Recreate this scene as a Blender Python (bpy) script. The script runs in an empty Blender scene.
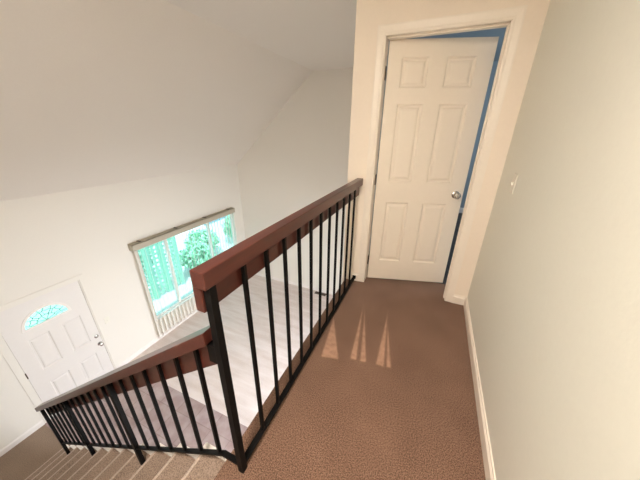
import bpy, bmesh, math, random
from mathutils import Vector, Matrix
random.seed(4)
scene = bpy.context.scene
col = scene.collection

# ------------------------------------------------------------------ measures
D = 1.7744          # hall side face of the wall with the bedroom door
XW = 1.0244         # right wall
XE = -0.128         # free left end of the door wall
HALL_EDGE = -0.095  # carpeted edge of the landing
CEIL = 2.441
ZL = -2.374         # living room floor
XL = -3.8185        # wall with front door and window
YF = 4.649          # far wall
YB = -1.15          # wall behind the viewer
XC = -1.81          # where the sloped ceiling meets the flat one
ZC = 0.650          # eave height
RISE = -ZL / 13; RUN = 0.2469; X0 = -0.085
WT = 0.115          # wall thickness
def LY(y): return -0.484 + (y + 0.484) * 0.9207
def LZ(z): return 1.4195 + (z - 1.4195) * 0.9207

# ------------------------------------------------------------------ materials
def nodes(name):
    m = bpy.data.materials.new(name); m.use_nodes = True
    nt = m.node_tree; b = nt.nodes['Principled BSDF']
    return m, nt, b
def link(nt, a, b): nt.links.new(a, b)
def paint(name, rgb, rough=0.6, bump=0.05, scale=120, var=0.02, metal=0.0, coat=0.0):
    m, nt, b = nodes(name)
    tc = nt.nodes.new('ShaderNodeTexCoord')
    n = nt.nodes.new('ShaderNodeTexNoise'); n.inputs['Scale'].default_value = scale; n.inputs['Detail'].default_value = 3
    link(nt, tc.outputs['Object'], n.inputs['Vector'])
    mix = nt.nodes.new('ShaderNodeMix'); mix.data_type = 'RGBA'
    mix.inputs[6].default_value = tuple(c * (1 - var) for c in rgb) + (1,)
    mix.inputs[7].default_value = tuple(min(1, c * (1 + var)) for c in rgb) + (1,)
    link(nt, n.outputs['Fac'], mix.inputs[0]); link(nt, mix.outputs[2], b.inputs['Base Color'])
    b.inputs['Roughness'].default_value = rough; b.inputs['Metallic'].default_value = metal
    b.inputs['Coat Weight'].default_value = coat
    if bump:
        bp = nt.nodes.new('ShaderNodeBump'); bp.inputs['Strength'].default_value = bump; bp.inputs['Distance'].default_value = 0.002
        link(nt, n.outputs['Fac'], bp.inputs['Height']); link(nt, bp.outputs['Normal'], b.inputs['Normal'])
    return m

def mth(nt, op, a, b=None, c=None, clamp=False):
    n = nt.nodes.new('ShaderNodeMath'); n.operation = op; n.use_clamp = clamp
    for i, v in enumerate((a, b, c)):
        if v is None: continue
        if isinstance(v, (int, float)): n.inputs[i].default_value = v
        else: link(nt, v, n.inputs[i])
    return n.outputs[0]

def carpet(name, dark, light, tris=None, streak=None):
    m, nt, b = nodes(name)
    tc = nt.nodes.new('ShaderNodeTexCoord'); geo = tc.outputs['Object']
    n1 = nt.nodes.new('ShaderNodeTexNoise'); n1.inputs['Scale'].default_value = 195; n1.inputs['Detail'].default_value = 4
    n2 = nt.nodes.new('ShaderNodeTexNoise'); n2.inputs['Scale'].default_value = 4.0; n2.inputs['Detail'].default_value = 3
    link(nt, geo, n1.inputs['Vector']); link(nt, geo, n2.inputs['Vector'])
    f1 = mth(nt, 'MULTIPLY_ADD', n1.outputs['Fac'], 2.9, -0.95, clamp=True)
    f = mth(nt, 'MULTIPLY_ADD', n2.outputs['Fac'], 0.35, -0.17)
    f = mth(nt, 'ADD', f1, f, clamp=True)
    mix = nt.nodes.new('ShaderNodeMix'); mix.data_type = 'RGBA'
    mix.inputs[6].default_value = dark + (1,); mix.inputs[7].default_value = light + (1,)
    link(nt, f, mix.inputs[0]); out = mix.outputs[2]
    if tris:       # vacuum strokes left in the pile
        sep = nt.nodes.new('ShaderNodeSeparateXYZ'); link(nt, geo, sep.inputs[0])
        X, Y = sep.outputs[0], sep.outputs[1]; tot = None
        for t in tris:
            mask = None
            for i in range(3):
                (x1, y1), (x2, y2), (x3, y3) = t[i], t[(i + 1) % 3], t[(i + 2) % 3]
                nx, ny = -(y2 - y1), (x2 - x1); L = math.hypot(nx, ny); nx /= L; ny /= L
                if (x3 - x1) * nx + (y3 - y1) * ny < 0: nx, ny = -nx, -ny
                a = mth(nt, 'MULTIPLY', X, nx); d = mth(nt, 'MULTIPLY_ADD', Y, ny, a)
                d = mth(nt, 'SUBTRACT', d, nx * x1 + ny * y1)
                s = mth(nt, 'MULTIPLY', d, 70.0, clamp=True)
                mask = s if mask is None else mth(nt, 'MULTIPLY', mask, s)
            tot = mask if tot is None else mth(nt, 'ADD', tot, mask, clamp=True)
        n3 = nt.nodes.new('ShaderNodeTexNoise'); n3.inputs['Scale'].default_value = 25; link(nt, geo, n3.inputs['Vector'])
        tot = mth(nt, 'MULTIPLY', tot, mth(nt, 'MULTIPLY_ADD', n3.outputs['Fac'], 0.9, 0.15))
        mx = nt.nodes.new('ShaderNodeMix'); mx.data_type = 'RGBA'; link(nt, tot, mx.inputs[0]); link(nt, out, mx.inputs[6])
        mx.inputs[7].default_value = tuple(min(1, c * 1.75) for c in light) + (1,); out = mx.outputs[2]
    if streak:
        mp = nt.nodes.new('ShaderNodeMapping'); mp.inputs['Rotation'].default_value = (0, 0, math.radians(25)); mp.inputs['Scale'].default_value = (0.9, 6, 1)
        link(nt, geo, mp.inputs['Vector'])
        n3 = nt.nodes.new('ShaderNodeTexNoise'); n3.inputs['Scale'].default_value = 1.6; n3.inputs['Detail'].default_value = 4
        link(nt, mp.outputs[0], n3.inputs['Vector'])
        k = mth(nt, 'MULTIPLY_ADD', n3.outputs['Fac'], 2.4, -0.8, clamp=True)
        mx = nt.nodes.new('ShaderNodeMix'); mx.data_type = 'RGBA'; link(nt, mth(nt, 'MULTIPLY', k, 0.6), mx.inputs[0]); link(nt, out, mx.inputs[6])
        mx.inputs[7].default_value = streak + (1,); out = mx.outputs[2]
    link(nt, out, b.inputs['Base Color'])
    b.inputs['Roughness'].default_value = 0.95; b.inputs['Specular IOR Level'].default_value = 0.1
    b.inputs['Sheen Weight'].default_value = 0.15
    bp = nt.nodes.new('ShaderNodeBump'); bp.inputs['Strength'].default_value = 0.7; bp.inputs['Distance'].default_value = 0.006
    link(nt, n1.outputs['Fac'], bp.inputs['Height']); link(nt, bp.outputs['Normal'], b.inputs['Normal'])
    return m

def wood(name, c1, c2, rough=0.32):
    m, nt, b = nodes(name)
    tc = nt.nodes.new('ShaderNodeTexCoord')
    mp = nt.nodes.new('ShaderNodeMapping'); mp.inputs['Scale'].default_value = (25, 2.5, 25); link(nt, tc.outputs['Object'], mp.inputs['Vector'])
    n = nt.nodes.new('ShaderNodeTexNoise'); n.inputs['Scale'].default_value = 2.0; n.inputs['Detail'].default_value = 5; n.inputs['Distortion'].default_value = 0.6
    link(nt, mp.outputs[0], n.inputs['Vector'])
    r = nt.nodes.new('ShaderNodeValToRGB'); r.color_ramp.elements[0].position = 0.3; r.color_ramp.elements[1].position = 0.75
    r.color_ramp.elements[0].color = c1 + (1,); r.color_ramp.elements[1].color = c2 + (1,)
    link(nt, n.outputs['Fac'], r.inputs[0]); link(nt, r.outputs[0], b.inputs['Base Color'])
    b.inputs['Roughness'].default_value = rough; b.inputs['Coat Weight'].default_value = 0.25; b.inputs['Coat Roughness'].default_value = 0.2
    return m

def tile(name):
    m, nt, b = nodes(name)
    tc = nt.nodes.new('ShaderNodeTexCoord')
    br = nt.nodes.new('ShaderNodeTexBrick'); br.offset = 0; br.squash = 1
    br.inputs['Scale'].default_value = 1.0; br.inputs['Brick Width'].default_value = 0.33; br.inputs['Row Height'].default_value = 0.33
    br.inputs['Mortar Size'].default_value = 0.006; br.inputs['Mortar Smooth'].default_value = 0.3
    br.inputs['Color1'].default_value = (0.43, 0.34, 0.325, 1); br.inputs['Color2'].default_value = (0.48, 0.39, 0.385, 1)
    br.inputs['Mortar'].default_value = (0.36, 0.28, 0.27, 1)
    link(nt, tc.outputs['Object'], br.inputs['Vector'])
    n = nt.nodes.new('ShaderNodeTexNoise'); n.inputs['Scale'].default_value = 7; n.inputs['Detail'].default_value = 5; link(nt, tc.outputs['Object'], n.inputs['Vector'])
    mx = nt.nodes.new('ShaderNodeMix'); mx.data_type = 'RGBA'; mx.blend_type = 'MULTIPLY'; mx.inputs[0].default_value = 0.8
    link(nt, br.outputs['Color'], mx.inputs[6])
    r = nt.nodes.new('ShaderNodeValToRGB'); r.color_ramp.elements[0].position = 0.35; r.color_ramp.elements[1].position = 0.65
    r.color_ramp.elements[0].color = (0.74, 0.66, 0.66, 1); r.color_ramp.elements[1].color = (1.0, 1.0, 1.0, 1)
    link(nt, n.outputs['Fac'], r.inputs[0]); link(nt, r.outputs[0], mx.inputs[7]); link(nt, mx.outputs[2], b.inputs['Base Color'])
    b.inputs['Roughness'].default_value = 0.13
    return m

def glass(name, tint, gloss=0.08):
    m = bpy.data.materials.new(name); m.use_nodes = True; nt = m.node_tree; nt.nodes.clear()
    o = nt.nodes.new('ShaderNodeOutputMaterial'); mx = nt.nodes.new('ShaderNodeMixShader'); mx.inputs[0].default_value = gloss
    t = nt.nodes.new('ShaderNodeBsdfTransparent'); t.inputs[0].default_value = tint + (1,)
    g = nt.nodes.new('ShaderNodeBsdfGlossy'); g.inputs['Roughness'].default_value = 0.03
    link(nt, t.outputs[0], mx.inputs[1]); link(nt, g.outputs[0], mx.inputs[2]); link(nt, mx.outputs[0], o.inputs[0])
    return m

def translucent(name, rgb):
    m = bpy.data.materials.new(name); m.use_nodes = True; nt = m.node_tree; nt.nodes.clear()
    o = nt.nodes.new('ShaderNodeOutputMaterial'); mx = nt.nodes.new('ShaderNodeMixShader'); mx.inputs[0].default_value = 0.35
    d = nt.nodes.new('ShaderNodeBsdfDiffuse'); d.inputs[0].default_value = rgb + (1,)
    t = nt.nodes.new('ShaderNodeBsdfTranslucent'); t.inputs[0].default_value = rgb + (1,)
    link(nt, d.outputs[0], mx.inputs[1]); link(nt, t.outputs[0], mx.inputs[2]); link(nt, mx.outputs[0], o.inputs[0])
    return m

def emit(name, rgb, s):
    m, nt, b = nodes(name)
    b.inputs['Base Color'].default_value = rgb + (1,); b.inputs['Emission Color'].default_value = rgb + (1,); b.inputs['Emission Strength'].default_value = s
    return m

M = {}
M['wall'] = paint('wall_paint', (0.79, 0.755, 0.69), 0.7, 0.25, 60)
M['warmwall'] = paint('cream_wall_paint', (0.86, 0.765, 0.655), 0.6, 0.2, 60)
M['ceiling'] = paint('ceiling_paint', (0.78, 0.735, 0.675), 0.8, 0.3, 70)
M['rightwall'] = paint('pale_green_grey_wall_paint', (0.79, 0.785, 0.70), 0.6, 0.25, 60)
M['blue'] = paint('blue_wall_paint', (0.27, 0.34, 0.39), 0.7, 0.1, 60)
M['trim'] = paint('cream_trim_paint', (0.86, 0.785, 0.69), 0.38, 0.02, 40)
M['door'] = paint('cream_door_paint', (0.85, 0.77, 0.665), 0.40, 0.05, 25)
M['whitedoor'] = paint('white_door_paint', (0.77, 0.735, 0.70), 0.35, 0.04, 25)
M['whitetrim'] = paint('white_trim_paint', (0.84, 0.80, 0.76), 0.4, 0.02, 40)
M['hallcarpet'] = carpet('brown_carpet', (0.060, 0.030, 0.019), (0.31, 0.185, 0.128),
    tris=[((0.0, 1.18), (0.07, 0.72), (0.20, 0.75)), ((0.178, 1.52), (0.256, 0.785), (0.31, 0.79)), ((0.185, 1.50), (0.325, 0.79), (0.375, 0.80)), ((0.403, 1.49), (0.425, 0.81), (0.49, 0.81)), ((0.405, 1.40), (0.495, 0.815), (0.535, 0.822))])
M['stepcarpet'] = carpet('taupe_stair_carpet', (0.19, 0.135, 0.10), (0.46, 0.35, 0.28))
M['nosehighlight'] = carpet('carpet_nosing_highlight', (0.42, 0.33, 0.27), (0.66, 0.54, 0.46))  # stair carpet made paler, window light on the step noses put into the colour
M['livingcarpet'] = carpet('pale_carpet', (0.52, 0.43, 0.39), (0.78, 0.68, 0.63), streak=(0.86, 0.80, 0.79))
M['lowcarpet'] = carpet('tan_carpet', (0.20, 0.145, 0.105), (0.40, 0.30, 0.23))
M['darkcarpet'] = carpet('charcoal_carpet', (0.02, 0.021, 0.024), (0.045, 0.047, 0.052))
M['tile'] = tile('entry_tile')
M['wood'] = wood('red_brown_stain', (0.056, 0.0125, 0.0080), (0.090, 0.021, 0.0135), 0.36)
M['iron'] = paint('black_iron_paint', (0.005, 0.0045, 0.0045), 0.55, 0.05, 80)
M['iron'].node_tree.nodes['Principled BSDF'].inputs['Specular IOR Level'].default_value = 0.12
M['nickel'] = paint('satin_nickel', (0.55, 0.53, 0.50), 0.22, 0, metal=1.0)
M['bronze'] = paint('dark_hinge_metal', (0.12, 0.09, 0.06), 0.4, 0, metal=1.0)
M['valance'] = paint('beige_valance', (0.46, 0.41, 0.32), 0.55, 0.05, 50)
M['slat'] = translucent('vinyl_slat', (0.88, 0.85, 0.80))
M['glass'] = glass('window_glass', (0.80, 0.97, 0.97))
M['fanglass'] = glass('leaded_glass', (0.60, 0.93, 0.84), 0.05)
M['plate'] = paint('switch_plastic', (0.80, 0.77, 0.68), 0.35, 0)
M['vent'] = paint('brown_register_metal', (0.06, 0.035, 0.025), 0.5, 0)
M['leaf'] = paint('leaves', (0.34, 0.62, 0.42), 0.5, 0, 9, 0.35)
M['bark'] = paint('bark', (0.16, 0.10, 0.06), 0.8, 0.2, 30)
M['patio'] = paint('patio_concrete', (0.62, 0.62, 0.60), 0.8, 0.2, 15, 0.06)
M['lattice'] = paint('green_fence_paint', (0.40, 0.66, 0.54), 0.6, 0.1, 20, 0.1)
M['bluefence'] = paint('blue_grey_fence_stain', (0.30, 0.42, 0.52), 0.7, 0.2, 18, 0.08)
M['lampglass'] = emit('lamp_diffuser', (1.0, 0.86, 0.68), 4.0)
M['caming'] = paint('lead_strip', (0.08, 0.13, 0.13), 0.5, 0)

# ------------------------------------------------------------------ mesh building
class MB:
    def __init__(s): s.bm = bmesh.new()
    def box(s, x0, x1, y0, y1, z0, z1, bevel=0.0):
        vs = [s.bm.verts.new((x, y, z)) for x in (x0, x1) for y in (y0, y1) for z in (z0, z1)]
        fs = [s.bm.faces.new([vs[i] for i in f]) for f in ((0,1,3,2),(4,6,7,5),(0,4,5,1),(2,3,7,6),(0,2,6,4),(1,5,7,3))]
        if bevel:
            es = list({e for f in fs for e in f.edges})
            bmesh.ops.bevel(s.bm, geom=es, offset=bevel, segments=2, profile=0.6, affect='EDGES')
        return s
    def prism(s, pts, axis, a, b, bevel=0.0):
        """polygon pts (2D) extruded along axis 0/1/2 from a to b"""
        def P(p, v):
            if axis == 0: return (v, p[0], p[1])
            if axis == 1: return (p[0], v, p[1])
            return (p[0], p[1], v)
        A = [s.bm.verts.new(P(p, a)) for p in pts]; B = [s.bm.verts.new(P(p, b)) for p in pts]
        n = len(pts); fs = [s.bm.faces.new(A), s.bm.faces.new(B[::-1])]
        for i in range(n): fs.append(s.bm.faces.new((A[i], A[(i+1) % n], B[(i+1) % n], B[i])))
        if bevel:
            es = list({e for f in fs for e in f.edges})
            bmesh.ops.bevel(s.bm, geom=es, offset=bevel, segments=2, profile=0.6, affect='EDGES')
        return s
    def lathe(s, prof, origin, direction, seg=24):
        """prof list of (radius, distance along direction)"""
        d = Vector(direction).normalized(); q = d.to_track_quat('Z', 'Y'); o = Vector(origin); rings = []
        for r, h in prof:
            rings.append([s.bm.verts.new(o + q @ Vector((r*math.cos(2*math.pi*i/seg), r*math.sin(2*math.pi*i/seg), h))) for i in range(seg)])
        for a, b in zip(rings, rings[1:]):
            for i in range(seg): s.bm.faces.new((a[i], a[(i+1) % seg], b[(i+1) % seg], b[i]))
        s.bm.faces.new(rings[0][::-1]); s.bm.faces.new(rings[-1])
        return s
    def tube(s, pts, r, seg=8):
        pts = [Vector(p) for p in pts]; rings = []
        for i, p in enumerate(pts):
            t = (pts[min(i+1, len(pts)-1)] - pts[max(i-1, 0)]).normalized(); q = t.to_track_quat('Z', 'Y')
            rings.append([s.bm.verts.new(p + q @ Vector((r*math.cos(2*math.pi*k/seg), r*math.sin(2*math.pi*k/seg), 0))) for k in range(seg)])
        for a, b in zip(rings, rings[1:]):
            for i in range(seg): s.bm.faces.new((a[i], a[(i+1) % seg], b[(i+1) % seg], b[i]))
        s.bm.faces.new(rings[0][::-1]); s.bm.faces.new(rings[-1])
        return s
    def build(s, name, mat, parent=None, smooth=False, loc=None):
        bmesh.ops.recalc_face_normals(s.bm, faces=s.bm.faces[:])
        me = bpy.data.meshes.new(name); s.bm.to_mesh(me); s.bm.free(); me.materials.append(mat)
        if smooth:
            for p in me.polygons: p.use_smooth = True
            try: me.set_sharp_from_angle(angle=math.radians(40))
            except Exception: pass
        o = bpy.data.objects.new(name, me); col.objects.link(o)
        if parent: o.parent = parent
        if loc: o.location = loc
        return o

def tag(o, label=None, cat=None, group=None, kind=None):
    if label: o['label'] = label
    if cat: o['category'] = cat
    if group: o['group'] = group
    if kind: o['kind'] = kind
    return o
def empty(name, loc, rz=0):
    o = bpy.data.objects.new(name, None); col.objects.link(o); o.location = loc; o.rotation_euler = (0, 0, rz); o.empty_display_size = 0.1
    return o
def struct(name, mb, mat, label, cat, parent=None):
    o = mb.build(name, mat, parent)
    if parent is None: tag(o, label, cat, kind='structure')
    return o

# ------------------------------------------------------------------ setting: floors
struct('floor_landing', MB().prism([(HALL_EDGE, D + 0.3), (XW + 0.1, D + 0.3), (XW + 0.1, YB - 0.1), (X0, YB - 0.1), (X0, 0.051), (HALL_EDGE, 0.051)], 2, -0.26, 0, 0.008),
       M['hallcarpet'], 'brown carpeted upstairs landing with pale vacuum strokes', 'floor')
struct('floor_bedroom', MB().box(XE, 3.0, D + 0.3, YF + 0.5, -0.26, 0), M['darkcarpet'], 'dark carpet inside the blue bedroom', 'floor')
TY0, TY1 = 0.12, LY(1.37)
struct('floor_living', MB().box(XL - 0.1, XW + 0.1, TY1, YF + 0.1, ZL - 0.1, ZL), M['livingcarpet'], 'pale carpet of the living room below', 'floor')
struct('floor_entry', MB().box(XL - 0.1, XW + 0.1, TY0, TY1, ZL - 0.1, ZL), M['tile'], 'brownish glossy tile strip inside the front door', 'floor')
struct('floor_stair_foot', MB().box(XL - 0.1, XW + 0.1, YB - 0.1, TY0, ZL - 0.1, ZL), M['lowcarpet'], 'tan carpet at the foot of the stairs', 'floor')

# ------------------------------------------------------------------ setting: walls
def wall_with_holes(axis, a0, a1, u0, u1, z0, z1, holes):
    """box wall of thickness a0..a1 on axis (0 = x, 1 = y), spanning u and z, holes (u0,u1,z0,z1)"""
    mb = MB()
    us = sorted({u0, u1} | {h[0] for h in holes} | {h[1] for h in holes}); zs = sorted({z0, z1} | {h[2] for h in holes} | {h[3] for h in holes})
    for i in range(len(us) - 1):
        for k in range(len(zs) - 1):
            uc, zc = (us[i] + us[i+1]) / 2, (zs[k] + zs[k+1]) / 2
            if any(h[0] < uc < h[1] and h[2] < zc < h[3] for h in holes): continue
            if axis == 0: mb.box(a0, a1, us[i], us[i+1], zs[k], zs[k+1])
            else: mb.box(us[i], us[i+1], a0, a1, zs[k], zs[k+1])
    bmesh.ops.remove_doubles(mb.bm, verts=mb.bm.verts[:], dist=1e-5)
    # drop the doubled inner faces
    seen = {}
    for f in list(mb.bm.faces):
        key = tuple(sorted(v.index for v in f.verts)) if False else frozenset(v for v in f.verts)
        seen.setdefault(key, []).append(f)
    for fs in seen.values():
        if len(fs) > 1:
            for f in fs: mb.bm.faces.remove(f)
    return mb
WY0, WY1, WZ0, WZ1 = LY(2.13), LY(4.72), LZ(-2.24), -0.475   # window opening
FY0, FY1, FZ1 = LY(0.262), LY(1.186), LZ(-0.752)               # front door opening
struct('wall_left', wall_with_holes(0, XL - WT, XL, YB - 0.1, YF + 0.1, ZL - 0.05, ZC + 0.12, [(WY0, WY1, WZ0, WZ1), (FY0, FY1, ZL - 0.05, FZ1)]), M['wall'],
       'tall off-white wall with the front door and the window', 'wall')
struct('wall_far', wall_with_holes(1, YF, YF + WT, XL - 0.1, XE, ZL - 0.05, CEIL + 0.05, []), M['wall'], 'off-white far wall of the living room', 'wall')
OZ = 2.061; OX0, OX1 = 0.088, 0.871
struct('wall_door', wall_with_holes(1, D, D + WT, XE, XW + 0.1, -0.26, CEIL + 0.05, [(OX0, OX1, -0.1, OZ)]), M['warmwall'],
       'cream wall around the bedroom door at the end of the landing', 'wall')
struct('wall_bedroom_side', MB().box(XE, XE + 0.1, D + WT, YF + 0.5, -0.26, CEIL + 0.05), M['wall'], 'wall between the bedroom and the open living room', 'wall')
struct('wall_right', MB().box(XW, XW + WT, YB - 0.1, D, -0.26, CEIL + 0.05), M['rightwall'], 'pale grey-green wall along the right of the landing', 'wall')
BWY0, BWY1 = 0.4, 3.0
struct('wall_right_lower', wall_with_holes(0, XW, XW + WT, YB - 0.1, YF + 0.1, ZL - 0.05, -0.26, [(BWY0, BWY1, ZL + 0.1, -0.45)]), M['wall'], 'living room wall under the landing', 'wall')
struct('wall_back', MB().box(XL - 0.1, XW + 0.1, YB - 0.1, YB, ZL - 0.05, CEIL + 0.05), M['wall'], 'wall beside the stairs behind the viewer', 'wall')
struct('wall_far_lower', MB().box(XE, XW + 0.1, YF, YF + WT, ZL - 0.05, -0.26), M['wall'], 'far wall under the bedroom', 'wall')
# bedroom shell
struct('wall_bedroom_far', MB().box(XE, 3.0, YF + 0.3, YF + 0.4, 0, CEIL + 0.05), M['blue'], 'blue far wall of the bedroom', 'wall')
struct('wall_bedroom_right', wall_with_holes(0, 2.9, 3.0, D, YF + 0.4, 0, CEIL + 0.05, [(2.6, 4.0, 0.9, 2.1)]), M['blue'], 'blue side wall of the bedroom', 'wall')
struct('wall_bedroom_left', MB().box(XE + 0.1, XE + 0.11, D + WT, YF + 0.3, 0, CEIL + 0.05), M['blue'], 'blue paint on the left wall of the bedroom', 'wall')
struct('wall_bedroom_front', MB().box(XW + 0.1, 3.0, D, D + WT, 0, CEIL + 0.05), M['blue'], 'blue front wall of the bedroom', 'wall')
struct('ceiling_bedroom', MB().box(XE + 0.1, 2.9, D + WT, YF + 0.3, CEIL - 0.012, CEIL), M['blue'], 'blue painted ceiling of the bedroom', 'ceiling')
# ceilings
s_ = (CEIL - ZC) / (XC - XL); ex = 0.35
struct('ceiling_slope', MB().prism([(XL - ex, ZC - s_ * ex), (XC, CEIL), (XC, CEIL + 0.16), (XL - ex, ZC - s_ * ex + 0.16)], 1, YB - 0.1, YF + 0.2), M['ceiling'],
       'sloping ceiling rising from the window wall', 'ceiling')
struct('ceiling_flat', MB().box(XC, 3.0, YB - 0.1, YF + 0.5, CEIL, CEIL + 0.16), M['ceiling'], 'flat ceiling over the landing', 'ceiling')

# ------------------------------------------------------------------ baseboards, casing
def bb_profile(h, t): return [(0, 0), (t, 0), (t, h * 0.78), (t * 0.45, h * 0.9), (t * 0.45, h), (0, h)]
def baseboard(name, axis, wall, sign, a, b, z, h, t, mat, label):
    # runs along axis (0=x,1=y); wall = plane coordinate, grows to sign
    mb = MB(); pts = [(wall + sign * p, z + q) for p, q in bb_profile(h, t)]
    mb.prism(pts, 1 if axis == 1 else 0, a, b)
    return struct(name, mb, mat, label, 'baseboard')
baseboard('baseboard_right', 1, XW, -1, YB, D, 0, 0.085, 0.014, M['trim'], 'cream baseboard along the right wall of the landing')
baseboard('baseboard_left', 1, XL, 1, YB, LY(0.18), ZL, 0.085, 0.014, M['whitetrim'], 'white baseboard left of the front door')
baseboard('baseboard_window', 1, XL, 1, LY(1.245), YF, ZL, 0.085, 0.014, M['whitetrim'], 'white baseboard between front door and corner')
baseboard('baseboard_far', 0, YF, -1, XL, XW, ZL, 0.085, 0.014, M['whitetrim'], 'white baseboard of the far living room wall')
baseboard('baseboard_bedroom', 0, YF + 0.3, -1, XE + 0.1, 2.9, 0, 0.10, 0.014, M['whitetrim'], 'baseboard of the blue bedroom wall')
baseboard('baseboard_door_wall', 0, D, -1, XE, 0.045, 0, 0.085, 0.014, M['trim'], 'short cream baseboard left of the bedroom door')
baseboard('baseboard_door_corner', 0, D, -1, 0.912, XW - 0.014, 0, 0.085, 0.014, M['trim'], 'short cream baseboard right of the bedroom door')

def casing_profile(w, t): return [(0, 0), (0, -t * 0.55), (w * 0.12, -t * 0.75), (w * 0.3, -t * 0.65), (w * 0.55, -t * 0.8), (w * 0.85, -t), (w, -t), (w, 0)]
def casing_bedroom():
    w, t, rv = 0.060, 0.011, -0.012
    bm = bmesh.new(); pr = casing_profile(w, t)
    path = [(OX0 - rv, 0.0, (-1, 0)), (OX0 - rv, OZ + rv, (-1, 1)), (OX1 + rv, OZ + rv, (1, 1)), (OX1 + rv, 0.0, (1, 0))]
    rings = []
    for x, z, (ux, uz) in path:
        rings.append([bm.verts.new((x + ux * p, D + q, z + uz * p)) for p, q in pr])
    for a, b in zip(rings, rings[1:]):
        for i in range(len(pr)):
            j = (i + 1) % len(pr); bm.faces.new((a[i], a[j], b[j], b[i]))
    bm.faces.new(rings[0]); bm.faces.new(rings[-1][::-1])
    mb = MB(); mb.bm.free(); mb.bm = bm
    return mb

# ------------------------------------------------------------------ panel door mesh (local: x along width, y depth (front at -thick), z up)
def panel_slab(w, h, thick, panels, z0=0.0, holes=()):
    """box slab with moulded raised panels on both faces; panels/holes (x0,x1,z0,z1)"""
    bm = bmesh.new()
    xs = sorted({0, w} | {v for p in list(panels) + list(holes) for v in p[:2]}); zs = sorted({z0, h} | {v for p in list(panels) + list(holes) for v in p[2:4]})
    def isin(lst, x, z): return any(p[0] < x < p[1] and p[2] < z < p[3] for p in lst)
    for side, y in ((0, -thick), (1, 0.0)):
        sg = 1 if side == 0 else -1
        for i in range(len(xs) - 1):
            for k in range(len(zs) - 1):
                xc, zc = (xs[i] + xs[i+1]) / 2, (zs[k] + zs[k+1]) / 2
                if isin(panels, xc, zc) or isin(holes, xc, zc): continue
                bm.faces.new([bm.verts.new(c) for c in ((xs[i], y, zs[k]), (xs[i+1], y, zs[k]), (xs[i+1], y, zs[k+1]), (xs[i], y, zs[k+1]))])
        for (a, b, c, d) in panels:
            rings = []
            for ins, dep in ((0, 0), (0.006, 0.005), (0.012, 0.010), (0.024, 0.010), (0.034, 0.004), (0.046, 0.002)):
                yy = y + sg * dep
                rings.append([bm.verts.new(q) for q in ((a+ins, yy, c+ins), (b-ins, yy, c+ins), (b-ins, yy, d-ins), (a+ins, yy, d-ins))])
            for r1, r2 in zip(rings, rings[1:]):
                for q in range(4): bm.faces.new((r1[q], r1[(q+1) % 4], r2[(q+1) % 4], r2[q]))
            bm.faces.new(rings[-1])
    for (xa, za, xb, zb) in ((0, z0, w, z0), (w, z0, w, h), (w, h, 0, h), (0, h, 0, z0)):
        bm.faces.new([bm.verts.new(q) for q in ((xa, -thick, za), (xb, -thick, zb), (xb, 0, zb), (xa, 0, za))])
    bmesh.ops.remove_doubles(bm, verts=bm.verts[:], dist=1e-5)
    mb = MB(); mb.bm.free(); mb.bm = bm
    return mb

# ------------------------------------------------------------------ door_2: bedroom door, ajar
d2 = tag(empty('door_2', (OX0, D + WT, 0)), 'cream six-panel bedroom door standing ajar at the end of the landing', 'door', kind='structure')
def child(o, parent):
    o.parent = parent; o.location = (-parent.location.x, -parent.location.y, -parent.location.z) if parent.rotation_euler.z == 0 else (0, 0, 0)
    return o
child(casing_bedroom().build('casing', M['trim']), d2)
jb = MB().box(OX0 - 0.001, OX0 + 0.016, D - 0.004, D + WT + 0.002, 0, OZ).box(OX1 - 0.016, OX1 + 0.001, D - 0.004, D + WT + 0.002, 0, OZ).box(OX0 - 0.001, OX1 + 0.001, D - 0.004, D + WT + 0.002, OZ - 0.016, OZ + 0.001)
jb.box(OX1 - 0.026, OX1 - 0.016, D + 0.035, D + 0.074, 0, OZ - 0.016).box(OX0 + 0.026, OX1 - 0.026, D + 0.035, D + 0.074, OZ - 0.026, OZ - 0.016)
child(jb.build('door_frame', M['trim']), d2)
TH = math.radians(16.5)
slab = panel_slab(0.752, 2.043, 0.035,
    [(0.10, 0.30, 1.730, 1.932), (0.425, 0.635, 1.730, 1.932), (0.10, 0.30, 1.010, 1.620), (0.425, 0.635, 1.010, 1.620), (0.10, 0.30, 0.225, 0.822), (0.425, 0.635, 0.225, 0.822)], z0=0.014).build('door_slab', M['door'])
slab.parent = d2; slab.location = (0.021, -0.001, 0); slab.rotation_euler = (0, 0, TH)
kn = MB().lathe([(0.032, 0), (0.032, 0.004), (0.027, 0.008), (0.012, 0.011), (0.011, 0.03), (0.018, 0.036), (0.026, 0.044), (0.028, 0.053), (0.024, 0.062), (0.012, 0.067), (0.0015, 0.068)], (0.690, -0.035, 0.912), (0, -1, 0))
k = kn.build('door_knob', M['nickel'], slab, True)
for hz in (1.83, 1.02, 0.22):
    h = MB().lathe([(0.0045, 0), (0.0045, 0.09)], (OX0 + 0.0200, D + WT - 0.042, hz - 0.045), (0, 0, 1), 10).box(OX0 + 0.0155, OX0 + 0.020, D + WT - 0.042, D + WT - 0.010, hz - 0.045, hz + 0.045).build('hinge', M['bronze'], None)
    child(h, d2)

# ------------------------------------------------------------------ door_1: front door
fw_, fh = FY1 - FY0 - 0.012, FZ1 - ZL - 0.006
d1 = tag(empty('door_1', (XL - 0.03, FY0, ZL)), 'white front door with an arched leaded fanlight at the foot of the stairs', 'door', kind='structure')
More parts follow.
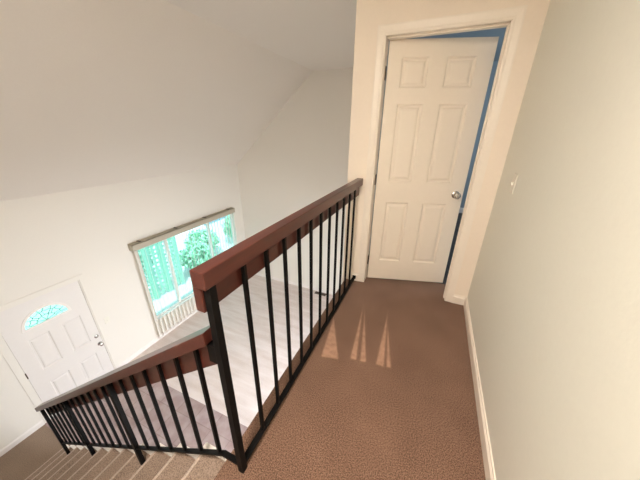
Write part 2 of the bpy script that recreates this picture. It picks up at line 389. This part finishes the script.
# local frame of the slab: x along world +y, front (-y local) towards the room (+x world)
def fr(y, z): return (LY(y) - FY0 - 0.006, LZ(z) - ZL)
pan = []
for (ya, yb, za, zb) in ((0.430, 0.665, -1.86, -1.315), (0.800, 1.045, -1.86, -1.315), (0.430, 0.665, -2.52, -2.105), (0.800, 1.045, -2.52, -2.105)):
    a, z1 = fr(ya, zb); b, z0 = fr(yb, za); pan.append((a, b, z0, z1))
fc, fzb = fr(0.705, -1.165); RY, RZ = 0.262 * 0.9207, 0.245 * 0.9207
hole = (fc - RY, fc + RY, fzb, fzb + RZ)
sm = panel_slab(fw_, fh, 0.044, pan, z0=0.004, holes=[hole])
# fill the corners of the hole around the half ellipse
N = 24
arc = [(fc + RY * math.cos(math.pi * i / N), fzb + RZ * math.sin(math.pi * i / N)) for i in range(N + 1)]
for y in (-0.044, 0.0):
    for i in range(N):
        p, q = arc[i], arc[i + 1]
        vs = [sm.bm.verts.new((c[0], y, c[1])) for c in (p, q, (q[0], fzb + RZ), (p[0], fzb + RZ))]
        try: sm.bm.faces.new(vs)
        except ValueError: pass
for i in range(N):
    p, q = arc[i], arc[i + 1]; sm.bm.faces.new([sm.bm.verts.new(c) for c in ((p[0], -0.044, p[1]), (q[0], -0.044, q[1]), (q[0], 0, q[1]), (p[0], 0, p[1]))])
sm.bm.faces.new([sm.bm.verts.new(c) for c in ((fc - RY, -0.044, fzb), (fc + RY, -0.044, fzb), (fc + RY, 0, fzb), (fc - RY, 0, fzb))])
bmesh.ops.remove_doubles(sm.bm, verts=sm.bm.verts[:], dist=1e-5)
bmesh.ops.dissolve_degenerate(sm.bm, edges=sm.bm.edges[:], dist=1e-5)
s1 = sm.build('door_slab', M['whitedoor'], d1); s1.rotation_euler = (0, 0, math.pi / 2); s1.location = (-0.020, 0.006, 0)
# frame ring of the fanlight
def halfring(r1y, r1z, r2y, r2z, y0, y1):
    mb = MB(); bm = mb.bm; rows = []
    def loop(ry, rz, dz, y):
        pts = [(fc + ry * math.cos(math.pi * i / N), fzb + dz + rz * math.sin(math.pi * i / N)) for i in range(N + 1)]
        return [bm.verts.new((p[0], y, p[1])) for p in pts]
    A = loop(r1y, r1z, 0, y0); B = loop(r2y, r2z, 0.022, y0); C = loop(r1y, r1z, 0, y1); E_ = loop(r2y, r2z, 0.022, y1)
    n = N + 1
    for i in range(n):
        j = (i + 1) % n
        bm.faces.new((A[i], A[j], B[j], B[i])); bm.faces.new((C[i], C[j], E_[j], E_[i]))
        bm.faces.new((A[i], A[j], C[j], C[i])); bm.faces.new((B[i], B[j], E_[j], E_[i]))
    return mb
fl = halfring(RY + 0.014, RZ + 0.014, RY - 0.022, RZ - 0.040, -0.052, -0.036)
fl = fl.build('fanlight_frame', M['whitetrim'], s1)
g = MB(); g.prism(arc, 1, -0.024, -0.020); g.build('fanlight_glass', M['fanglass'], fl)
cm = MB(); yc = -0.026
def P2(a, r): return (fc + (RY - 0.02) * r * math.cos(a), yc, fzb + 0.018 + (RZ - 0.04) * r * math.sin(a))
for i in range(9):
    a = math.pi * (i + 0.5) / 9; cm.tube([P2(a, 0.42), P2(a + 0.10 * (-1) ** i, 0.72), P2(a - 0.06, 1.0)], 0.0036, 5)
for r in (0.42, 0.72):
    cm.tube([P2(math.pi * i / 18, r + (0.06 if (i % 2) else 0)) for i in range(19)], 0.0036, 5)
for i in range(4):
    a = math.pi * (i + 0.5) / 4; cm.tube([P2(a, 0.0), P2(a, 0.42)], 0.0036, 5)
cm.build('leaded_pattern', M['caming'], fl)
# lock hardware
ka, kz = fr(1.135, -1.985); da, dz = fr(1.128, -1.822)
MB().lathe([(0.032, 0), (0.032, 0.005), (0.012, 0.010), (0.011, 0.03), (0.020, 0.036), (0.027, 0.046), (0.026, 0.056), (0.014, 0.063), (0.0015, 0.064)], (ka, -0.044, kz), (0, -1, 0)).build('door_knob', M['nickel'], s1, True)
MB().lathe([(0.028, 0), (0.028, 0.008), (0.022, 0.014), (0.008, 0.016), (0.0015, 0.0165)], (da, -0.044, dz), (0, -1, 0)).box(da - 0.018, da + 0.018, -0.072, -0.058, dz - 0.006, dz + 0.006, 0.002).build('deadbolt', M['nickel'], s1, True)
for zz in (-0.93, -1.80, -2.5):
    hh = LZ(zz); o = MB().box(XL - 0.02, XL + 0.004, FY0 - 0.002, FY0 + 0.010, hh - 0.045, hh + 0.045).build('hinge', M['bronze']); child(o, d1)
cw = 0.058
fr_ = MB().box(XL - WT, XL + 0.0005, FY0 - 0.001, FY0 + 0.003, ZL, FZ1).box(XL - WT, XL + 0.0005, FY1 - 0.003, FY1 + 0.001, ZL, FZ1).box(XL - WT, XL + 0.0005, FY0, FY1, FZ1 - 0.003, FZ1 + 0.001)
fr_.prism([(FY0 - cw - 0.012, ZL), (FY0 - cw - 0.012, FZ1 + cw + 0.012), (FY1 + cw + 0.012, FZ1 + cw + 0.012), (FY1 + cw + 0.012, ZL), (FY1 + 0.012, ZL), (FY1 + 0.012, FZ1 + 0.012), (FY0 - 0.012, FZ1 + 0.012), (FY0 - 0.012, ZL)], 0, XL - 0.001, XL + 0.008)
child(fr_.build('door_frame', M['wall']), d1)
th_ = MB().box(XL - WT, XL + 0.02, FY0, FY1, ZL, ZL + 0.012, 0.003).build('threshold', M['nickel']); child(th_, d1)

# ------------------------------------------------------------------ window_1
w1 = tag(empty('window_1', (XL, (WY0 + WY1) / 2, WZ0)), 'wide white-framed sliding window in the living room wall, garden beyond', 'window', kind='structure')
xo, xi = XL - 0.10, XL - 0.055
f = MB(); b_ = 0.035
f.box(xo, xi, WY0, WY0 + b_, WZ0, WZ1).box(xo, xi, WY1 - b_, WY1, WZ0, WZ1).box(xo, xi, WY0, WY1, WZ0, WZ0 + b_).box(xo, xi, WY0, WY1, WZ1 - b_, WZ1)
child(f.build('window_frame', M['whitetrim']), w1)
m1, m2 = LY(2.74), LY(3.88)
for ym in (m1, m2):
    o = MB().box(xo + 0.004, xi + 0.004, ym - 0.028, ym + 0.028, WZ0 + b_, WZ1 - b_).build('mullion', M['whitetrim']); child(o, w1)
for (a, b) in ((WY0 + b_, m1 - 0.028), (m1 + 0.028, m2 - 0.028), (m2 + 0.028, WY1 - b_)):
    o = MB().box(xo + 0.02, xo + 0.024, a, b, WZ0 + b_, WZ1 - b_).build('pane', M['glass']); child(o, w1)
o = MB().box(XL - 0.055, XL + 0.012, WY0 - 0.02, WY1 + 0.02, WZ0 - 0.02, WZ0 + 0.002, 0.003).build('window_sill', M['whitetrim']); child(o, w1)

# ------------------------------------------------------------------ vertical blind
VY0, VY1, VZ0, VZ1 = 1.802, 4.250, -0.432, -0.325
vb = tag(empty('vertical_blind', (XL, (VY0 + VY1) / 2, VZ1)), 'long vertical blind with cream slats turned open under a beige valance on the window', 'blind')
o = MB().box(XL + 0.002, XL + 0.115, VY0, VY1, VZ1 - 0.014, VZ1, 0.003).box(XL + 0.101, XL + 0.115, VY0, VY1, VZ0, VZ1, 0.003).box(XL + 0.002, XL + 0.105, VY0, VY0 + 0.012, VZ0, VZ1 - 0.01).box(XL + 0.002, XL + 0.105, VY1 - 0.012, VY1, VZ0, VZ1 - 0.01).build('valance', M['valance']); child(o, vb)
o = MB().box(XL + 0.035, XL + 0.080, VY0 + 0.02, VY1 - 0.02, VZ1 - 0.055, VZ1 - 0.018).build('head_rail', M['whitetrim']); child(o, vb)
for i in range(4):
    y = VY0 + 0.16 + i * (VY1 - VY0 - 0.32) / 3
    o = MB().box(XL, XL + 0.085, y - 0.018, y + 0.018, VZ1 - 0.002, VZ1 + 0.006, 0.002).build('bracket', M['vent']); child(o, vb)
ns = 29
for i in range(ns):
    y = VY0 + 0.045 + i * (VY1 - VY0 - 0.09) / (ns - 1)
    ang = math.radians(124 + random.uniform(-3, 3))      # slat turned from the wall line
    mb = MB(); bm = mb.bm; hw = 0.042; ztop = VZ1 - 0.05; zbot = ZL + 0.05; K = 6; rows = []
    for t in range(K + 1):
        u = -hw + 2 * hw * t / K; bow = 0.004 * (1 - (u / hw) ** 2)
        dx, dy = u * math.sin(ang) + bow * math.cos(ang), u * -math.cos(ang) * -1 + bow * math.sin(ang)
        rows.append([(dx, dy, zbot), (dx, dy, ztop)])
    th = 0.0008; vsA = [[bm.verts.new((q[0], q[1], q[2])) for q in r] for r in rows]
    vsB = [[bm.verts.new((q[0] + th * math.cos(ang), q[1] + th * math.sin(ang), q[2])) for q in r] for r in rows]
    for t in range(K):
        bm.faces.new((vsA[t][0], vsA[t+1][0], vsA[t+1][1], vsA[t][1])); bm.faces.new((vsB[t][1], vsB[t+1][1], vsB[t+1][0], vsB[t][0]))
        bm.faces.new((vsA[t][0], vsB[t][0], vsB[t+1][0], vsA[t+1][0])); bm.faces.new((vsA[t][1], vsA[t+1][1], vsB[t+1][1], vsB[t][1]))
    bm.faces.new((vsA[0][0], vsA[0][1], vsB[0][1], vsB[0][0])); bm.faces.new((vsA[K][1], vsA[K][0], vsB[K][0], vsB[K][1]))
    o = mb.build('slat', M['slat'], vb, True); o.location = (0.057, y - vb.location.y, -vb.location.z)

# ------------------------------------------------------------------ staircase
st = tag(empty('staircase', (X0 - 6 * RUN, -0.5, ZL)), 'straight carpeted stairs going down from the landing to the front door', 'stairs', kind='structure')
NR = 13
def nose(k): return X0 - k * RUN            # x of nosing k (k = 0 is the landing edge)
mb = MB(); ns_ = MB(); yS = 0.050
for k in range(1, NR):
    z = -k * RISE; xb = nose(k - 1) - 0.004; xf = nose(k)
    # tread slab with round carpeted nose, and the riser under it
    nr = 0.017; pts = [(xb, z)]
    pts += [(xf + nr + nr * math.cos(a), z - nr + nr * math.sin(a)) for a in [math.pi / 2 + math.pi * i / 8 for i in range(9)]]
    pts += [(xf + 0.022, z - 2 * nr), (xf + 0.022, z - RISE - 0.001), (xb, z - RISE - 0.001)]
    mb.prism(pts, 1, YB, yS)
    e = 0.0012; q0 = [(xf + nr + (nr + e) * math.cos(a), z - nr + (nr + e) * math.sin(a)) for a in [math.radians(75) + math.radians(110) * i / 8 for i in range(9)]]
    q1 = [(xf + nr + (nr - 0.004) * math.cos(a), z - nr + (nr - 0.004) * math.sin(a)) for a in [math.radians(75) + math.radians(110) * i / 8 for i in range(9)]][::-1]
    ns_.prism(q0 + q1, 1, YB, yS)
o = mb.build('carpeted_steps', M['stepcarpet'], None); child(o, st)
o = ns_.build('nosing_highlight', M['nosehighlight'], None); child(o, st)  # thin pale strip over each nose, a painted highlight
mb = MB().prism([(nose(0) + 0.02, -RISE)] + [(nose(12) + 0.024, ZL), (nose(0) + 0.02, ZL)], 1, YB, 0.02)
# stringer on the open side, standing a little proud of the treads
st_top = lambda x: -0.7396 * (x - X0) * -1
P_ = [(0.0, -0.26), (0.0, -0.02), (X0 - 0.05, 0.035 - 0.04)]
xe_ = nose(12) - 0.03
up_ = 0.012
P_ = [(X0 + 0.05, up_ - 0.02), (X0 - 0.012, up_ - 0.02)]
for k in range(1, NR):
    z = -k * RISE + up_
    P_ += [(nose(k - 1) - 0.012, z), (nose(k) + 0.004, z), (nose(k) - 0.012, z - 0.016)]
xe_ = nose(12) - 0.012
P_ += [(xe_, ZL), (xe_ + 0.35, ZL), (X0 + 0.05, -0.38)]
sk = MB().prism(P_, 1, 0.0505, 0.078)
o = sk.build('stringer', M['whitetrim']); child(o, st)
o = MB().prism([(xe_ + 0.35, ZL), (X0 + 0.02, -0.40), (X0 + 0.02, ZL)], 1, 0.053, 0.08).build('under_stair_wall', M['wall']); child(o, st)
# fascia of the landing edge over the living room
struct('trim_1', MB().box(HALL_EDGE + 0.004, HALL_EDGE + 0.02, 0.05, D, -0.262, -0.02).box(HALL_EDGE - 0.004, HALL_EDGE + 0.02, 0.05, D, -0.30, -0.262), M['whitetrim'], 'white fascia under the open edge of the landing', 'trim')

# ------------------------------------------------------------------ railings
def copy_part(src, parent, loc):
    c = src.copy(); col.objects.link(c); c.parent = parent; c.location = loc
    return c
lr = tag(empty('landing_railing', (0, 0, 0)), 'level stained-wood and black iron railing along the open edge of the landing', 'railing')
CT, CB = 1.038, 0.978          # cap top and bottom
MB().box(-0.038, 0.016, -0.028, D - 0.001, CB, CT, 0.004).build('handrail_cap', M['wood'], lr)
MB().box(-0.047, -0.0135, -0.022, D - 0.001, 0.885, CB, 0.003).build('rail_board', M['wood'], lr)
MB().box(-0.0135, 0.0145, -0.014, 0.014, 0.0, CB, 0.0015).build('newel_post', M['iron'], lr)
MB().box(-0.013, 0.015, 0.014, D - 0.03, 0.034, 0.047, 0.001).build('bottom_rail', M['iron'], lr)
pr_ = MB().box(-0.0075, 0.0075, -0.0075, 0.0075, 0, 1, 0.0008).build('baluster', M['iron'], lr)
pr_.scale = (1, 1, CB - 0.047); ys = [0.160 + 0.1425 * i for i in range(11)]
pr_.location = (0.001, ys[0], 0.047)
for y in ys[1:]:
    c = copy_part(pr_, lr, (0.001, y, 0.047)); c.scale = pr_.scale
MB().box(-0.014, 0.018, D - 0.03, D - 0.001, 0.028, 0.060, 0.002).build('wall_bracket', M['iron'], lr)

sr = tag(empty('stair_railing', (0, 0, 0)), 'sloping railing with wood cap and black iron balusters beside the stairs', 'railing')
SL = 0.7396
def ctop(x): return 0.8275 + SL * x         # cap top height at x
def brl(x): return 0.155 - 0.105 + (x + 0.10) * 0.700 + 0.0   # bottom rail top
xN, xE_ = -0.016, -2.70
def slab_along(x0, x1, f0, f1, y0, y1, bev=0.003):
    return MB().prism([(x0, f0(x0)), (x1, f0(x1)), (x1, f1(x1)), (x0, f1(x0))], 1, y0, y1, bev)
slab_along(-0.034, -2.725, ctop, lambda x: ctop(x) - 0.056, -0.030, 0.034, 0.004).build('handrail_cap', M['wood'], sr)
MB().box(-0.05, -0.014, -0.012, 0.010, 0.655, 0.735, 0.001).build('newel_bracket', M['iron'], sr)
slab_along(-0.045, -2.62, lambda x: ctop(x) - 0.056, lambda x: ctop(x) - 0.176, 0.010, 0.036, 0.002).build('rail_board', M['wood'], sr)
br = slab_along(-0.10, -2.655, brl, lambda x: brl(x) - 0.012, -0.011, 0.011, 0.001)
br.prism([(-0.017, 0.034), (-0.10, brl(-0.10) - 0.014), (-0.10, brl(-0.10)), (-0.017, 0.048)], 1, -0.011, 0.011)
br.build('bottom_rail', M['iron'], sr)
px_ = [-0.95, -1.855, -2.66]
def tread_z(x):
    k = math.ceil((X0 - x) / RUN); return -k * RISE
for x in px_:
    MB().prism([(x - 0.0145, tread_z(x)), (x + 0.0145, tread_z(x)), (x + 0.0145, ctop(x + 0.0145) - 0.056), (x - 0.0145, ctop(x - 0.0145) - 0.056)], 1, -0.016, 0.010, 0.0015).build('post', M['iron'], sr)
def balus(x):
    a = 0.0075
    mb = MB().prism([(-a, brl(x) - 0.002 - SL * a), (a, brl(x) - 0.002 + SL * a), (a, ctop(x) - 0.058 + SL * a), (-a, ctop(x) - 0.058 - SL * a)], 1, -0.0075, 0.0075, 0.0008)
    return mb.build('baluster', M['iron'], sr, loc=(x, 0.0045, 0))
for a, b, n in ((0.0, -0.95, 7), (-0.95, -1.855, 7), (-1.855, -2.66, 6)):
    for i in range(1, n): balus(a + (b - a) * i / n)

# ------------------------------------------------------------------ small things
def switch(name, label, loc, rz, grp=None):
    t = tag(empty(name, loc, rz), label, 'light switch')
    MB().box(-0.035, 0.035, -0.006, 0, -0.057, 0.057, 0.002).build('wall_plate', M['plate'], t)
    MB().box(-0.005, 0.005, -0.016, -0.005, -0.010, 0.010, 0.001).build('toggle', M['plate'], t)
    return t
switch('light_switch', 'cream light switch on the pale right wall of the landing', (XW, 1.395, 1.14), -math.pi / 2)
switch('light_switch', 'white light switch on the wall right of the front door', (XL, 1.196, -1.397), math.pi / 2)
vt = tag(empty('floor_register', (-1.55, YF - 0.10, ZL)), 'small dark floor register in the pale carpet against the far wall', 'floor vent')
MB().box(-0.15, 0.15, -0.05, 0.05, 0.0, 0.006, 0.002).build('frame', M['vent'], vt)
fins = MB()
for i in range(10): fins.box(-0.13 + i * 0.028, -0.123 + i * 0.028, -0.038, 0.038, 0.006, 0.010)
fins.build('grille', M['bronze'], vt)
# ceiling lamps of the house (out of frame)
def ceiling_lamp(x, y, label, power, r=0.16, c=(1, 0.80, 0.58)):
    t = tag(empty('ceiling_light', (x, y, CEIL)), label, 'ceiling light')
    MB().lathe([(r, 0), (r, 0.02), (r - 0.01, 0.03)], (0, 0, 0), (0, 0, -1), 32).build('base', M['whitetrim'], t, True)
    MB().lathe([(r - 0.012, 0.028), (r - 0.02, 0.05), (r - 0.06, 0.075), (0.01, 0.085)], (0, 0, 0), (0, 0, -1), 32).build('diffuser', M['lampglass'], t, True)
    l = bpy.data.lights.new('lamp_light', 'AREA'); l.shape = 'DISK'; l.size = 2 * r; l.energy = power; l.color = c
    lo = bpy.data.objects.new('lamp_light', l); col.objects.link(lo); lo.location = (x, y, CEIL - 0.095)
ceiling_lamp(0.25, -0.85, 'round frosted ceiling light over the top of the stairs', 60, c=(1, 0.90, 0.80))

# ------------------------------------------------------------------ garden
struct('ground', MB().box(-16, XL - WT, -9, 14, ZL - 0.2, ZL - 0.12), M['patio'], 'pale paved ground outside the window', 'ground')
struct('ground_side', MB().box(XW + WT, 9, -6, 12, ZL - 0.2, ZL - 0.12), M['patio'], 'paved ground on the other side of the house', 'ground')
fn = tag(empty('lattice_fence', (-5.25, 2.85, ZL - 0.12)), 'green lattice fence in the garden seen through the left of the window', 'fence')
for i in range(5):
    MB().box(-0.045, 0.045, -0.045, 0.045, 0, 2.3, 0.004).build('post', M['lattice'], fn, loc=(0, -0.75 + i * 0.375, 0))
lt = MB()
for i in range(14): lt.box(0.0, 0.012, -0.75 + i * 0.115 - 0.027, -0.75 + i * 0.115 + 0.027, 0.05, 2.3)
for i in range(20): lt.box(-0.012, 0.0, -0.78, 0.78, 0.1 + i * 0.115 - 0.027, 0.1 + i * 0.115 + 0.027)
lt.build('lattice_panel', M['lattice'], fn)
def shrub(x, y, r, h, label, n=700):
    t = tag(empty('shrub', (x, y, ZL - 0.12)), label, 'shrub', 'shrubs in the garden')
    mb = MB(); bm = mb.bm
    for i in range(n):
        a = random.uniform(0, 6.283); u = random.uniform(-0.9, 1); rr = r * (0.55 + 0.45 * random.random())
        s = math.sqrt(max(0, 1 - u * u)); c = Vector((rr * s * math.cos(a), rr * s * math.sin(a), h * 0.55 + h * 0.45 * u * (0.6 + 0.4 * random.random())))
        q = Matrix.Rotation(random.uniform(0, 6.28), 3, 'Z') @ Matrix.Rotation(random.uniform(-1.2, 1.2), 3, 'X'); L = random.uniform(0.05, 0.10)
        vs = [bm.verts.new(c + q @ Vector(p)) for p in ((0, -L, 0), (L * 0.45, 0, 0.012), (0, L, 0), (-L * 0.45, 0, 0.012))]
        bm.faces.new(vs)
    mb.build('foliage', M['leaf'], t)
    sm_ = MB()
    for i in range(5):
        a = i * 1.26; sm_.tube([(0, 0, 0), (0.3 * r * math.cos(a), 0.3 * r * math.sin(a), h * 0.4), (0.6 * r * math.cos(a), 0.6 * r * math.sin(a), h * 0.75)], 0.012, 6)
    sm_.build('stems', M['bark'], t)
for i, (x, y, r, h, lb) in enumerate([(-6.3, 3.2, 0.45, 1.5, 'leafy shrub outside the left pane of the window'), (-5.4, 4.32, 0.5, 0.85, 'leafy shrub outside the middle pane of the window'),
                     (-6.1, 5.2, 0.55, 0.9, 'leafy shrub outside beyond the middle pane'), (-5.9, 6.6, 0.5, 1.1, 'leafy shrub outside the right pane of the window'), (-5.0, 1.2, 0.4, 0.75, 'leafy shrub outside beside the front door')]):
    shrub(x, y, r, h, lb)

bf = tag(empty('board_fence', (-8.2, 9.3, ZL - 0.12)), 'blue-grey board fence in the garden seen through the right of the window', 'fence')
bd = MB()
for i in range(28): bd.box(-0.01, 0.01, -2.0 + i * 0.145, -2.0 + i * 0.145 + 0.138, 0.05, 2.0)
bd.build('boards', M['bluefence'], bf)
for i in range(3): MB().box(-0.09, -0.012, -2.0 + i * 1.96, -1.91 + i * 1.96, 0, 2.05, 0.004).build('post', M['bluefence'], bf)
# ------------------------------------------------------------------ light
world = bpy.data.worlds.new('World'); scene.world = world; world.use_nodes = True
bg = world.node_tree.nodes['Background']; bg.inputs[0].default_value = (0.72, 0.90, 1.0, 1); bg.inputs[1].default_value = 2.3
sun = bpy.data.lights.new('sun', 'SUN'); sun.energy = 5.5; sun.angle = 0.02; sun.color = (1, 0.96, 0.9)
so = bpy.data.objects.new('sun', sun); col.objects.link(so); so.rotation_euler = Vector((-0.2, 0.30, -1.0)).to_track_quat('-Z', 'Y').to_euler()
def area(name, loc, direction, sx, sy, power, color):
    l = bpy.data.lights.new(name, 'AREA'); l.shape = 'RECTANGLE'; l.size = sx; l.size_y = sy; l.energy = power; l.color = color
    o = bpy.data.objects.new(name, l); col.objects.link(o); o.location = loc; o.rotation_euler = Vector(direction).to_track_quat('-Z', 'Y').to_euler()
    return l
# skylight entering through the glazed doors under the landing and the bedroom window
l_ = area('daylight_under_landing', (XW + WT + 0.75, (BWY0 + BWY1) / 2, (ZL + 0.1 - 0.45) / 2 + 0.45), (-1, 0, -0.6), BWY1 - BWY0 + 0.3, 1.8, 148, (0.93, 0.95, 1.0)); l_.spread = math.radians(130)
area('daylight_bedroom', (3.02, 3.3, 1.5), (-1, 0, 0), 1.3, 1.1, 26, (0.95, 0.97, 1.0))
def portal(loc, direction, sx, sy):
    l = area('portal', loc, direction, sx, sy, 1, (1, 1, 1)); l.cycles.is_portal = True
portal((XL - WT - 0.01, (WY0 + WY1) / 2, (WZ0 + WZ1) / 2), (1, 0, 0), WY1 - WY0, WZ1 - WZ0)

# ------------------------------------------------------------------ camera
cam = bpy.data.cameras.new('camera'); co = bpy.data.objects.new('camera', cam); col.objects.link(co); scene.camera = co
cam.sensor_width = 36; cam.lens = 258.087 / 640 * 36; cam.clip_start = 0.02
yaw, pitch, roll = 0.40420, 0.40139, 0.01173
fwd = Vector((-math.sin(yaw) * math.cos(pitch), math.cos(yaw) * math.cos(pitch), -math.sin(pitch))); rt = Vector((math.cos(yaw), math.sin(yaw), 0)); up = rt.cross(fwd)
r2 = rt * math.cos(roll) + up * math.sin(roll); u2 = -rt * math.sin(roll) + up * math.cos(roll)
m = Matrix((r2, u2, -fwd)).transposed().to_4x4(); m.translation = Vector((0.57514, -0.48379, 1.41954)); co.matrix_world = m

vs = scene.view_settings; vs.view_transform = 'Standard'; vs.look = 'None'; vs.gamma = 1; vs.use_curve_mapping = False; vs.exposure = 0.12
scene.cycles.max_bounces = 10; scene.cycles.diffuse_bounces = 6; scene.cycles.transparent_max_bounces = 12
